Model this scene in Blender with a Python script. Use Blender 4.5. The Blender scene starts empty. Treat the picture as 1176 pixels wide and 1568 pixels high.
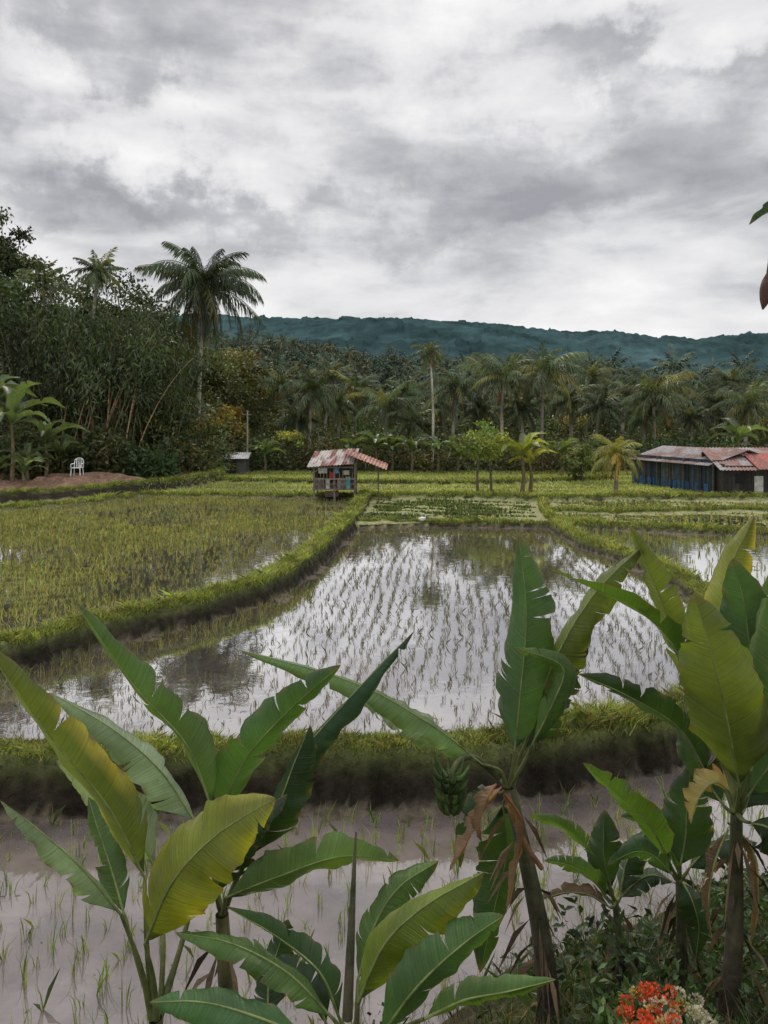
import bpy, math, random
import numpy as np
rng=np.random.default_rng(7); random.seed(7)
FL=1200.0; EYE=5.9
def S(u,v,d):
    # image pixel coordinates and assumed depth, projected from the viewpoint -> world metres
    return np.array([(u-588)/FL*d, d, EYE-(v-640)/FL*d])
def nrm(v): 
    v=np.asarray(v,float); return v/(np.linalg.norm(v,axis=-1,keepdims=True)+1e-9)
scene=bpy.context.scene
col=scene.collection
# ---------------------------------------------------------------- helpers
def group(name,loc=(0,0,0)):
    e=bpy.data.objects.new(name,None); e.location=loc; e.empty_display_size=.3; col.objects.link(e); return e
def make_mesh(name,parts,mats,smooth=False):
    Vs=[];L=[];T=[];C=[];M=[];U=[];off=0
    for p in parts:
        V=np.asarray(p[0],float).reshape(-1,3);Fa=np.asarray(p[1],np.int64)
        if len(Fa)==0: continue
        Vs.append(V);L.append((Fa+off).ravel());T.append(np.full(len(Fa),Fa.shape[1]))
        c=np.asarray(p[2],float)
        if c.ndim==1:c=np.tile(c,(len(V),1))
        C.append(c);M.append(np.full(len(Fa),p[3] if len(p)>3 else 0))
        U.append(p[4] if len(p)>4 else np.zeros((len(V),3)))
        off+=len(V)
    V=np.concatenate(Vs);L=np.concatenate(L);T=np.concatenate(T);C=np.concatenate(C);M=np.concatenate(M);U=np.concatenate(U)
    me=bpy.data.meshes.new(name)
    me.vertices.add(len(V));me.vertices.foreach_set('co',V.astype(np.float32).ravel())
    me.loops.add(len(L));me.loops.foreach_set('vertex_index',L.astype(np.int32))
    me.polygons.add(len(T));st=np.concatenate([[0],np.cumsum(T)[:-1]])
    me.polygons.foreach_set('loop_start',st.astype(np.int32))
    me.polygons.foreach_set('material_index',M.astype(np.int32))
    me.polygons.foreach_set('use_smooth',np.full(len(T),smooth))
    for m in mats: me.materials.append(m)
    me.update(calc_edges=True)
    a=me.attributes.new('Col','FLOAT_COLOR','POINT')
    a.data.foreach_set('color',np.concatenate([np.clip(C,0,1),np.ones((len(C),1))],1).astype(np.float32).ravel())
    a=me.attributes.new('luv','FLOAT_VECTOR','POINT')
    a.data.foreach_set('vector',U.astype(np.float32).ravel())
    return me
def build(name,parts,mats,smooth=False,parent=None):
    me=make_mesh(name,parts,mats,smooth)
    o=bpy.data.objects.new(name,me);col.objects.link(o)
    if parent is not None:
        o.parent=parent;o.location=-parent.location
    return o
def tube(pts,rad,n=6):
    P=np.asarray(pts,float);m=len(P);R=np.broadcast_to(np.asarray(rad,float),(m,)) if np.ndim(rad)==0 or len(np.atleast_1d(rad))==m else np.interp(np.linspace(0,1,m),np.linspace(0,1,len(rad)),rad)
    T=nrm(np.gradient(P,axis=0));ref=np.array([0,0,1.]) if abs(T[:,2]).mean()<.8 else np.array([1.,0,0])
    A=nrm(np.cross(T,ref));B=np.cross(T,A)
    th=np.linspace(0,2*np.pi,n,endpoint=False)
    V=P[:,None]+R[:,None,None]*(A[:,None]*np.cos(th)[None,:,None]+B[:,None]*np.sin(th)[None,:,None])
    i=np.arange(m-1)[:,None]*n;j=np.arange(n)[None];k=(j+1)%n
    Fq=np.stack([i+j,i+k,i+n+k,i+n+j],-1).reshape(-1,4)
    return V.reshape(-1,3),Fq
def box(c,s,rz=0.):
    x,y,z=np.array(s)/2.
    V=np.array([[-x,-y,-z],[x,-y,-z],[x,y,-z],[-x,y,-z],[-x,-y,z],[x,-y,z],[x,y,z],[-x,y,z]])
    ca,sa=math.cos(rz),math.sin(rz);V=V@np.array([[ca,sa,0],[-sa,ca,0],[0,0,1]])+np.array(c)
    return V,np.array([[0,3,2,1],[4,5,6,7],[0,1,5,4],[1,2,6,5],[2,3,7,6],[3,0,4,7]])
def crom(P,n):
    P=np.asarray(P,float);Q=np.vstack([2*P[0]-P[1],P,2*P[-1]-P[-2]]);m=len(P)-1;o=[]
    for t in np.linspace(0,m-1e-6,n):
        i=int(t);f=t-i;a,b,c,d=Q[i:i+4]
        o.append(.5*((2*b)+(-a+c)*f+(2*a-5*b+4*c-d)*f*f+(-a+3*b-3*c+d)*f**3))
    return np.array(o)
_tab={}
def vnoise(x,y,seed=0):
    if seed not in _tab:_tab[seed]=np.random.default_rng(seed).random((256,256))
    r=_tab[seed];xi=np.floor(x).astype(int);yi=np.floor(y).astype(int);fx=x-xi;fy=y-yi
    fx=fx*fx*(3-2*fx);fy=fy*fy*(3-2*fy);a=xi%256;b=yi%256;a1=(a+1)%256;b1=(b+1)%256
    return (r[a,b]*(1-fx)+r[a1,b]*fx)*(1-fy)+(r[a,b1]*(1-fx)+r[a1,b1]*fx)*fy
def fbm(x,y,s=0,o=4):
    v=0;a=.5;t=0
    for i in range(o):
        v=v+a*vnoise(x*2**i+17*i,y*2**i+9*i,s+i);t+=a;a*=.5
    return v/t
def sstep(t): t=np.clip(t,0,1);return t*t*(3-2*t)
def leaves(C,D,Ln,W,colr,bend=0.0,wv=None):
    C=np.asarray(C);n=len(C);D=nrm(D)
    if wv is None: wv=nrm(np.cross(D,rng.normal(size=(n,3))))
    Ln=np.broadcast_to(Ln,(n,))[:,None];W=np.broadcast_to(W,(n,))[:,None]
    mid=C+D*Ln*.45; tip=C+D*Ln-np.array([0,0,1.])*Ln*bend
    V=np.stack([C,mid+wv*W*.5,tip,mid-wv*W*.5],1).reshape(-1,3)
    Fq=np.arange(4*n).reshape(n,4)
    c=np.repeat(np.broadcast_to(colr,(n,3)),4,axis=0)
    return V,Fq,c
def blades(P,H,W,colr,lean=.3,leanv=None):
    n=len(P);a=rng.random(n)*2*np.pi;wv=np.stack([np.cos(a),np.sin(a),0*a],1)
    b=rng.random(n)*2*np.pi;ln=np.stack([np.cos(b),np.sin(b),0*b],1)*(rng.random(n)*lean)[:,None]
    if leanv is not None: ln=ln+np.asarray(leanv)
    H=np.broadcast_to(H,(n,))[:,None];W=np.broadcast_to(W,(n,))[:,None]
    mid=P+(ln*.4+[0,0,.6])*H;tip=P+(ln*1.3+[0,0,1.0])*H
    V=np.stack([P-wv*W*.5,P+wv*W*.5,mid+wv*W*.35,tip,mid-wv*W*.35],1).reshape(-1,3)
    Fq=np.arange(5*n).reshape(n,5);c=np.repeat(np.broadcast_to(colr,(n,3)),5,axis=0)
    return V,Fq,c
# ---------------------------------------------------------------- materials
def newmat(name):
    m=bpy.data.materials.new(name);m.use_nodes=True;nt=m.node_tree;nt.nodes.clear();return m,nt
def N(nt,t,**k):
    n=nt.nodes.new(t)
    for a,b in k.items():
        if a=='ins':
            for i,v in b.items(): n.inputs[i].default_value=v
        else: setattr(n,a,b)
    return n
def colmat(name,rough=.6,trans=0.,spec=.3,nscale=3.,namt=.35,bump=0.,bscale=20.,veins=False,gain=1.):
    m,nt=newmat(name);l=nt.links.new
    out=N(nt,'ShaderNodeOutputMaterial');at=N(nt,'ShaderNodeAttribute',attribute_name='Col')
    tc=N(nt,'ShaderNodeTexCoord')
    no=N(nt,'ShaderNodeTexNoise',ins={'Scale':nscale,'Detail':5.,'Roughness':.65});l(tc.outputs['Object'],no.inputs['Vector'])
    mr=N(nt,'ShaderNodeMapRange',ins={'From Min':.3,'From Max':.7,'To Min':gain*(1-namt),'To Max':gain*(1+namt)});l(no.outputs['Fac'],mr.inputs['Value'])
    vm=N(nt,'ShaderNodeVectorMath',operation='SCALE');l(at.outputs['Color'],vm.inputs[0]);l(mr.outputs['Result'],vm.inputs['Scale'])
    base=vm.outputs['Vector']
    p=N(nt,'ShaderNodeBsdfPrincipled',ins={'Roughness':rough,'Specular IOR Level':spec})
    if veins:
        lu=N(nt,'ShaderNodeAttribute',attribute_name='luv');sx=N(nt,'ShaderNodeSeparateXYZ');l(lu.outputs['Vector'],sx.inputs[0])
        ma=N(nt,'ShaderNodeMath',operation='MULTIPLY_ADD',ins={1:-.45});l(sx.outputs['Y'],ma.inputs[0]);l(sx.outputs['X'],ma.inputs[2])
        cv=N(nt,'ShaderNodeCombineXYZ');l(ma.outputs[0],cv.inputs[0]);l(sx.outputs['Z'],cv.inputs[1])
        n1=N(nt,'ShaderNodeTexNoise',ins={'Scale':62.,'Detail':5.,'Roughness':.8});l(cv.outputs[0],n1.inputs['Vector'])
        mr2=N(nt,'ShaderNodeMapRange',ins={'From Min':.32,'From Max':.68,'To Min':.62,'To Max':1.38});l(n1.outputs['Fac'],mr2.inputs['Value'])
        vm2=N(nt,'ShaderNodeVectorMath',operation='SCALE');l(base,vm2.inputs[0]);l(mr2.outputs['Result'],vm2.inputs['Scale']);base=vm2.outputs['Vector']
        n3=N(nt,'ShaderNodeTexNoise',ins={'Scale':26.,'Detail':4.,'Roughness':.7});l(tc.outputs['Object'],n3.inputs['Vector'])
        m3=N(nt,'ShaderNodeMapRange',ins={'From Min':.66,'From Max':.72,'To Min':0.,'To Max':.8});l(n3.outputs['Fac'],m3.inputs['Value'])
        mx3=N(nt,'ShaderNodeMix',data_type='RGBA');l(m3.outputs[0],mx3.inputs[0]);l(base,mx3.inputs[6]);mx3.inputs[7].default_value=(.13,.09,.035,1);base=mx3.outputs[2]
        bp=N(nt,'ShaderNodeBump',ins={'Strength':1.,'Distance':.012});l(n1.outputs['Fac'],bp.inputs['Height']);l(bp.outputs[0],p.inputs['Normal'])
    elif bump:
        nb=N(nt,'ShaderNodeTexNoise',ins={'Scale':bscale,'Detail':6.,'Roughness':.7});l(tc.outputs['Object'],nb.inputs['Vector'])
        bp=N(nt,'ShaderNodeBump',ins={'Strength':bump,'Distance':.05});l(nb.outputs['Fac'],bp.inputs['Height']);l(bp.outputs[0],p.inputs['Normal'])
    l(base,p.inputs['Base Color'])
    if trans>0:
        tr=N(nt,'ShaderNodeBsdfTranslucent');vt=N(nt,'ShaderNodeVectorMath',operation='MULTIPLY',ins={1:(1.7,1.6,.55)});l(base,vt.inputs[0]);l(vt.outputs['Vector'],tr.inputs['Color'])
        mx=N(nt,'ShaderNodeMixShader',ins={0:trans});l(p.outputs[0],mx.inputs[1]);l(tr.outputs[0],mx.inputs[2]);l(mx.outputs[0],out.inputs[0])
    else: l(p.outputs[0],out.inputs[0])
    return m
M_fol=colmat('foliage',.5,.22,.4,.8,.3,gain=1.5)
M_forest=colmat('forest_foliage',.6,0,.3,.8,.25,gain=1.6)
M_grass=colmat('grass_blades',.55,.32,.35,1.2,.3,gain=1.4)
M_ban=colmat('banana_leaf',.32,.40,.55,5.,.2,veins=True,gain=1.18)
M_bark=colmat('bark',.85,0,.2,9.,.5,.6,25.,gain=1.2)
M_gen=colmat('weathered',.75,0,.3,4.,.4,.3,30.)
M_ground=colmat('ground_soil',.9,0,.15,5.,.55,1.,14.)
M_hill=colmat('hazy_hill_canopy',.95,0,.0,.02,.35)
def watermat(name,mud):
    m,nt=newmat(name);l=nt.links.new
    out=N(nt,'ShaderNodeOutputMaterial');tc=N(nt,'ShaderNodeTexCoord')
    no=N(nt,'ShaderNodeTexNoise',ins={'Scale':.6,'Detail':8.,'Roughness':.65});l(tc.outputs['Object'],no.inputs['Vector'])
    cr=N(nt,'ShaderNodeValToRGB');cr.color_ramp.elements[0].color=(*[c*.5 for c in mud],1);cr.color_ramp.elements[1].color=(*[c*1.5 for c in mud],1)
    cr.color_ramp.elements[0].position=.3;cr.color_ramp.elements[1].position=.7
    l(no.outputs['Fac'],cr.inputs[0])
    di=N(nt,'ShaderNodeBsdfDiffuse');l(cr.outputs[0],di.inputs['Color'])
    gl=N(nt,'ShaderNodeBsdfGlossy',ins={'Roughness':.015,'Color':(.98,.97,.97,1)})
    nb=N(nt,'ShaderNodeTexNoise',ins={'Scale':2.5,'Detail':4.});l(tc.outputs['Object'],nb.inputs['Vector'])
    bp=N(nt,'ShaderNodeBump',ins={'Strength':.06,'Distance':.05});l(nb.outputs['Fac'],bp.inputs['Height'])
    l(bp.outputs[0],gl.inputs['Normal'])
    fr=N(nt,'ShaderNodeFresnel',ins={'IOR':1.33});l(bp.outputs[0],fr.inputs['Normal'])
    mm=N(nt,'ShaderNodeMath',operation='MULTIPLY_ADD',use_clamp=False,ins={1:4.6,2:-.04});l(fr.outputs[0],mm.inputs[0])
    mn=N(nt,'ShaderNodeMath',operation='MINIMUM',ins={1:.88});l(mm.outputs[0],mn.inputs[0])
    mx=N(nt,'ShaderNodeMixShader');l(mn.outputs[0],mx.inputs[0]);l(di.outputs[0],mx.inputs[1]);l(gl.outputs[0],mx.inputs[2]);l(mx.outputs[0],out.inputs[0])
    return m
M_water=watermat('muddy_water',(.145,.12,.112))
M_water2=watermat('shallow_muddy_water',(.24,.205,.165))
# ---------------------------------------------------------------- terrain layout (metres)
FB=[(-60,13.8),(-45,13.3),(-20,12.5),(-7.75,12.15),(-5.77,12.05),(-2.8,12.1),(-.28,12.2),(1.63,12.4),(3.3,13.0),(4.57,13.5),(5.8,14.3),(7.7,15.7),(10.1,17),(14,19),(30,22),(60,24)]
LB=[(-60,18),(-30,15.5),(-14,14.6),(-10,15.4),(-8.1,16.5),(-7.24,17.8),(-6.14,19),(-4.92,20.5),(-3.57,22.8),(-2.83,26.5),(-2.32,31.7),(-1.78,36.8),(-1.37,43.2),(-1.14,48.7)]
BB=[(-60,38),(-20.4,41.6),(-17.7,45.5),(-14.8,49.7),(-10.6,49.3),(-4.4,48.5),(-1.14,48.7)]
B2=[(-60,40.5),(-21.5,45),(-17.5,49.5),(-14.5,55),(-13,62),(-14.5,68)]
MFr=[(-1.7,38.1),(3,37.9),(8.2,37.6)]
R1=[(8.2,37.6),(8.3,31.9),(9.0,29.1),(9.35,26.6),(9.4,23.8),(9.1,21.6),(8.4,18.9),(7.7,15.7)]
M2R=[(8.2,37.6),(8.6,42),(9.6,47.5)]
BK=[(-1.14,48.7),(4,49.2),(9.6,47.5),(16,48.6),(23,47.5),(60,46)]
R3F=[(8.2,37.6),(12.3,35.9),(16.8,34.3),(60,32)]
BK2=[(-13,60),(-4,58),(6,57),(14,60),(18,62)]
R3M=[(8.6,42),(14,41.5),(22,43),(60,42)]
EDGE=np.array([(-60,5),(-6,6.4),(-1,7.0),(.6,7.9),(1.4,8.7),(3,9.3),(4.95,10.2),(9,11.3),(60,14)])
P_low=FB+[(60,2),(-60,2)]
P_main=[p for p in LB if p[1]<38.2]+MFr+R1[1:]+[p for p in FB if p[0]<7.7][::-1]
P_left=LB+BB[::-1][1:]
P_m2=[p for p in LB if p[1]>36]+[(4,49.2),(9.6,47.5),(8.6,42),(8.2,37.6),(3,37.9)]
P_r3=[(8.2,37.6),(8.6,42),(9.6,47.5),(16,48.6),(23,47.5),(60,46)]+R3F[::-1][:-1]
P_right=R3F+[(60,24),(30,22),(14,19),(10.1,17)]+R1[::-1][:-1]
P_brown=B2+[(-60,68)]
LV={'low':0.,'main':.65,'left':.95,'m2':.85,'r3':.85,'right':.72}
def inpoly(x,y,P):
    r=np.zeros(x.shape,bool);n=len(P)
    for i in range(n):
        x1,y1=P[i];x2,y2=P[(i+1)%n]
        if y1==y2: continue
        c=((y1>y)!=(y2>y))&(x<(x2-x1)*(y-y1)/(y2-y1)+x1);r^=c
    return r
def dpoly(x,y,P):
    d=np.full(x.shape,1e9)
    for (x1,y1),(x2,y2) in zip(P[:-1],P[1:]):
        dx,dy=x2-x1,y2-y1;t=np.clip(((x-x1)*dx+(y-y1)*dy)/(dx*dx+dy*dy),0,1)
        d=np.minimum(d,np.hypot(x-x1-t*dx,y-y1-t*dy))
    return d
# polyline, crest height, half width, side slope, turf overhang
BUNDS=[(FB,.86,.30,5.0,.08),(LB,1.22,.30,2.6,.10),(BB,1.12,.22,1.2,.2),(B2,1.62,.25,1.,.1),(MFr,.92,.15,1.5,.1),(R1,.98,.28,1.6,.15),(M2R,1.05,.18,1.4,.2),(BK,1.15,.25,1.3,.2),(R3F,.98,.2,1.3,.2),(BK2,1.25,.2,.9,.1),(R3M,1.0,.15,1.2,.15)]
MUD=np.array([.115,.095,.07])
def terrain(x,y):
    z=np.full(x.shape,1.0)+.1*(fbm(x*.3,y*.3,50)-.5)
    n1=fbm(x*.7,y*.7,3);n2=fbm(x*3,y*3,9)
    C=np.empty(x.shape+(3,));C[:]=np.array([.28,.30,.12])
    C*= (.65+.7*fbm(x*.25,y*.8,77))[...,None]
    dmin=np.full(x.shape,1e9)
    for b in BUNDS: dmin=np.minimum(dmin,dpoly(x,y,b[0]))
    pid=np.zeros(x.shape,int)
    for k,(nm,P) in enumerate([('low',P_low),('main',P_main),('left',P_left),('m2',P_m2),('r3',P_r3),('right',P_right)]):
        i=inpoly(x,y,P);pid[i]=k+1
        lv=LV[nm]
        amp={'low':.16,'main':.15,'left':.14,'m2':.22,'r3':.22,'right':.15}[nm];o={'low':-.06,'main':-.065,'left':-.07,'m2':-.02,'r3':-.03,'right':-.05}[nm]
        z[i]=lv+o+amp*(n1[i]-.5)+.07*(n2[i]-.5)+.07*np.exp(-np.maximum(dmin[i]-.5,0)/.5)
        C[i]=MUD*(.6+.8*n2[i])[:,None]
        if nm in('m2','r3'): C[i]=C[i]*.4+np.array([.20,.205,.09])
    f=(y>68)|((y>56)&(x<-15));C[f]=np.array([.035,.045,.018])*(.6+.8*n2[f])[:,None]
    i=inpoly(x,y,P_brown);z[i]=1.5+.25*(n1[i]-.5)+.6*sstep((fbm(x[i]*.5,y[i]*.5,19)-.42)*4)*sstep((dpoly(x[i],y[i],B2)-1.)/2);C[i]=np.array([.20,.125,.085])*(.3+1.4*n2[i])[:,None]
    br=x/400.
    z=z+np.where(y>110,np.interp(br,RB,RZ)*sstep((y-110)/310.)*(1-.75*sstep((y-430)/250.)),0)
    ey=np.interp(x,EDGE[:,0],EDGE[:,1]);db=ey-y+.5*(n1-.5)
    i=(db>-.5)&(pid==1);bz=-.08+.42*np.maximum(db,-.2)+.12*(n2-.5)
    z[i]=np.maximum(z[i],np.minimum(bz[i],3.9));
    j=(db>0)&(y<14);C[j]=np.array([.045,.04,.022])*(.5+n2[j])[:,None]
    z[y<2]=np.minimum(np.maximum(z[y<2],1.5),3.9)
    bm=np.zeros(x.shape)
    for P,top,hw,sl,fw in BUNDS:
        d=dpoly(x+.25*(n1-.5),y+.35*(fbm(x*1.3,y*1.3,21)-.5),P);h=top+.14*(n1-.5)+.07*(n2-.5)-np.maximum(d-hw,0)*sl
        h-=np.where(d<hw,.03*(d/hw)**2,0)
        i=h>z;w=np.clip((hw+fw-d)/fw,0,1)
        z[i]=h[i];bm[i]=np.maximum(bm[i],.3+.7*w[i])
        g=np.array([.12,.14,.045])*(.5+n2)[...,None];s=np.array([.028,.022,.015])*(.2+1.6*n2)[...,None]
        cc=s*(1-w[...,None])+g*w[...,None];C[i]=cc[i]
    return z,C,bm,pid
RB=[-.8,-.16,-.07,.01,.093,.24,.35,.5,.9];RZ=[50,36,31,26,20,18,15,11,10]
xs=np.concatenate([[-4000,-2000,-1000,-500,-300,-200,-140,-100,-80],np.arange(-60,-32,1.),np.arange(-32,-12,.3),np.arange(-12,12,.1),np.arange(12,32,.3),np.arange(32,60,1.),[60,80,100,140,200,300,500,1000,2000,4000]])
ys=np.concatenate([np.arange(-20,6.5,.8),np.arange(6.5,11.3,.08),np.arange(11.3,13,.04),np.arange(13,17,.08),np.arange(17,40,.15),np.arange(40,75,.35),np.arange(75,130,3),np.arange(130,700,15),[700,900,1300,2000,4000,8000]])
X,Y=np.meshgrid(xs,ys)
Z,C,_,_=terrain(X,Y)
ny,nx=X.shape
i=np.arange(ny-1)[:,None]*nx;j=np.arange(nx-1)[None]
Fq=np.stack([i+j,i+j+1,i+nx+j+1,i+nx+j],-1).reshape(-1,4)
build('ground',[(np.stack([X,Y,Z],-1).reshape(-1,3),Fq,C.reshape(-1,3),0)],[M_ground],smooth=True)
def water(name,P,z,mat):
    P=[tuple(p) for p in P];ar=sum(P[i][0]*P[(i+1)%len(P)][1]-P[(i+1)%len(P)][0]*P[i][1] for i in range(len(P)))
    if ar<0: P=P[::-1]
    me=bpy.data.meshes.new(name);me.from_pydata([(x,y,z) for x,y in P],[],[list(range(len(P)))]);me.materials.append(mat);me.update()
    o=bpy.data.objects.new(name,me);col.objects.link(o)
for P,k in [(P_low,'low'),(P_main,'main'),(P_left,'left'),(P_m2,'m2'),(P_r3,'r3'),(P_right,'right')]:
    water('paddy_water',P,LV[k],M_water2 if k=='left' else M_water)
# ---------------------------------------------------------------- rice seedlings
def rice(P,z,dr,gap,sp,h,w,colr,nb=4,miss=.1,patch=None,lean=.35,wob=.25,jit=.05,edge=.7,name='rice_seedlings'):
    P=np.array(P,float);d=np.array(dr,float);d/=np.linalg.norm(d);q=np.array([-d[1],d[0]])
    lo=np.array([max(P[:,0].min(),-34),P[:,1].min()]);hi=np.array([min(P[:,0].max(),34),P[:,1].max()])
    cs=np.array([[lo[0],lo[1]],[hi[0],lo[1]],[hi[0],hi[1]],[lo[0],hi[1]]])
    a=cs@d;b=cs@q
    aa,bb=np.meshgrid(np.arange(a.min(),a.max(),sp),np.arange(b.min(),b.max(),gap))
    aa=aa.ravel();bb=bb.ravel();bb=bb+wob*np.sin(aa*.25+bb*.1)+rng.normal(size=aa.shape)*jit;aa=aa+rng.normal(size=aa.shape)*jit
    x=aa*d[0]+bb*q[0];y=aa*d[1]+bb*q[1]
    k=inpoly(x,y,P)&(abs(x)<.62*y+1.5)&(rng.random(len(x))>miss)
    ey=np.interp(x,EDGE[:,0],EDGE[:,1]);k&=y>ey
    x=x[k];y=y[k];dm=np.full(x.shape,1e9)
    for B_ in BUNDS: dm=np.minimum(dm,dpoly(x,y,B_[0]))
    k=dm>edge
    if patch is not None: k&=patch(x,y)>rng.random(len(x))
    x=x[k];y=y[k]
    n=len(x);x=np.repeat(x,nb)+rng.normal(size=n*nb)*.022;y=np.repeat(y,nb)+rng.normal(size=n*nb)*.022
    hs=np.repeat(.6+.8*rng.random(n),nb)*(.6+.6*rng.random(n*nb))*h
    c=np.array(colr)*(.45+1.0*rng.random((n*nb,1)));c[:,0]*=(.8+.5*rng.random(n*nb))
    V,Fa,cc=blades(np.stack([x,y,np.full(len(x),z-.02)],1),hs,w*(1+y/25.),c,lean)
    build(name,[(V,Fa,cc,0)],[M_grass])
rice(P_main,LV['main'],(.13,1),.31,.10,.135,.0068,(.08,.083,.045),nb=4,miss=.25,lean=.7,patch=lambda x,y:np.where(fbm(x*.5,y*.5,66)>.38,1,.4))
rice(P_main,LV['main'],(.13,1),.3,.18,.2,.010,(.11,.12,.04),nb=5,miss=.1,lean=.8,edge=.45,patch=lambda x,y:np.where((dpoly(x,y,LB)<1.5)&(y<24),1,0))
rice(P_left,LV['left'],(1,.5),.75,.10,.13,.012,(.13,.145,.05),nb=5,miss=.12,lean=.7,patch=lambda x,y:np.where(fbm(x*.35,y*.35,5)+(-x-5)*.015>.5,1,.8))
rice(P_left,LV['left'],(1,.5),.75,.09,.17,.014,(.17,.19,.06),nb=5,miss=.12,lean=.6,patch=lambda x,y:sstep((fbm(x*.2,y*.35,15)+np.clip(-x-6,-6,12)*.016-.56)*9))
rice(P_low,0,(.1,1),.40,.18,.26,.010,(.12,.155,.045),nb=5,miss=.12,lean=.6,patch=lambda x,y:np.where(y>10.2,.95,np.where(fbm(x*.5,y*.5,8)+np.where(x<-2.2,.18,0)>.45,.9,.35)))
rice(P_m2,LV['m2'],(1,-.42),1.5,.08,.17,.020,(.07,.11,.03),nb=7,miss=.03,lean=.9,wob=.12)
rice(P_m2,LV['m2'],(1,-.42),.5,.25,.05,.02,(.27,.28,.10),nb=3,miss=.3,lean=.8)
rice(P_r3,LV['r3'],(1,-.3),1.3,.10,.15,.02,(.13,.165,.045),nb=5,miss=.1,lean=.8,patch=lambda x,y:np.where(fbm(x*.3,y*.3,25)>.38,1,.6))
rice(P_r3,LV['r3'],(.35,1),.6,.2,.07,.02,(.26,.27,.10),nb=4,miss=.3,lean=.8)
rice(P_right,LV['right'],(.15,1),.42,.2,.2,.011,(.13,.155,.045),nb=4,miss=.15,patch=lambda x,y:np.where(y>31,.9,.45))
n=60000;x=rng.uniform(-16,42,n);y=rng.uniform(48.5,72,n);k=(~inpoly(x,y,P_brown))&(~inpoly(x,y,P_r3))&(~inpoly(x,y,P_left))&(abs(x)<.55*y)
x=x[k];y=y[k];z,_,_,_=terrain(x,y)
st=fbm(x*.2,y*.9,31)[:,None]
V,Fa,cc=blades(np.stack([x,y,z],1),.05+.16*rng.random(len(x)),.06,np.array([.27,.30,.10])*(.55+.5*rng.random((len(x),1)))*(.2+1.5*st),.6)
build('meadow_grass',[(V,Fa,cc,0)],[M_grass])
def bundgrass():
    PT=[];HH=[];WW=[];CC=[]
    for bi,(P,top,hw,sl,fw) in enumerate(BUNDS):
        for (x1,y1),(x2,y2) in zip(P[:-1],P[1:]):
            L=math.hypot(x2-x1,y2-y1);ns=max(1,int(L/1.0))
            for s in range(ns):
                t0=(s+.5)/ns;cx=x1+(x2-x1)*t0;cy=y1+(y2-y1)*t0
                if abs(cx)>.6*cy+2: continue
                D=math.hypot(cx,cy);m=int(L/ns*min(3300,46000/D)*(1.1 if bi in(0,1) else .5))
                t=(s+rng.random(m))/ns;lat=rng.normal(size=m)*(hw*.75+.12)
                nx_,ny_=-(y2-y1)/L,(x2-x1)/L
                px=x1+(x2-x1)*t+nx_*lat;py=y1+(y2-y1)*t+ny_*lat
                PT.append(np.stack([px,py],1));sc=(.85 if cx<2.2 else 1.6) if bi==0 else 1.15
                HH.append((.03+.10*rng.random(m)**1.8)*sc*(1+D/70));WW.append(np.full(m,.005+.0009*D*.7))
                u=rng.random((m,1));g=np.array([.09,.14,.03])*(1-u)+np.array([.25,.275,.07])*u
                if bi==0: g=g*.82
                dry=rng.random((m,1))<.14;g=np.where(dry,np.array([.24,.19,.1]),g)*(.35+.9*rng.random((m,1)))
                CC.append(g)
    P=np.concatenate(PT);H=np.concatenate(HH);W=np.concatenate(WW);Cc=np.concatenate(CC)
    z,_,bm,_=terrain(P[:,0],P[:,1]);tuft=fbm(P[:,0]*2.2,P[:,1]*2.2,61)
    k=(bm>.25)&((bm>.7)|(rng.random(len(P))<.22))
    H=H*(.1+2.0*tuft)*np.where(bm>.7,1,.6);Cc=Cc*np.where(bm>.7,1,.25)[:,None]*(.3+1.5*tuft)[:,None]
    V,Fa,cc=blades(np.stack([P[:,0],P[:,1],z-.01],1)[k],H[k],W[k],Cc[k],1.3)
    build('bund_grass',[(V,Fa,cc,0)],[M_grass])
bundgrass()
# floating straw and leaf litter on the near water
n=1500;x=rng.uniform(-9,9,n);y=rng.uniform(7.5,30,n)**1.0;k=(abs(x)<.6*y)
x=x[k];y=y[k];lo=inpoly(x,y,P_low);ma=inpoly(x,y,P_main)&(dpoly(x,y,FB)>.7)&(dpoly(x,y,LB)>.8);k=((lo&(dpoly(x,y,FB)>.6))|ma)&(y>np.interp(x,EDGE[:,0],EDGE[:,1]))
x=x[k];y=y[k];zz=np.where(lo[k],.004,.654);a=rng.random(len(x))*6.28
V,Fa,cc=leaves(np.stack([x,y,zz],1),np.stack([np.cos(a),np.sin(a),.02+0*a],1),rng.uniform(.03,.13,len(x)),.02,np.array([.06,.05,.035])*rng.uniform(.4,2,(len(x),1)),0,wv=np.stack([-np.sin(a),np.cos(a),0*a],1))
build('floating_straw',[(V,Fa,cc,0)],[M_grass])
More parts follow.
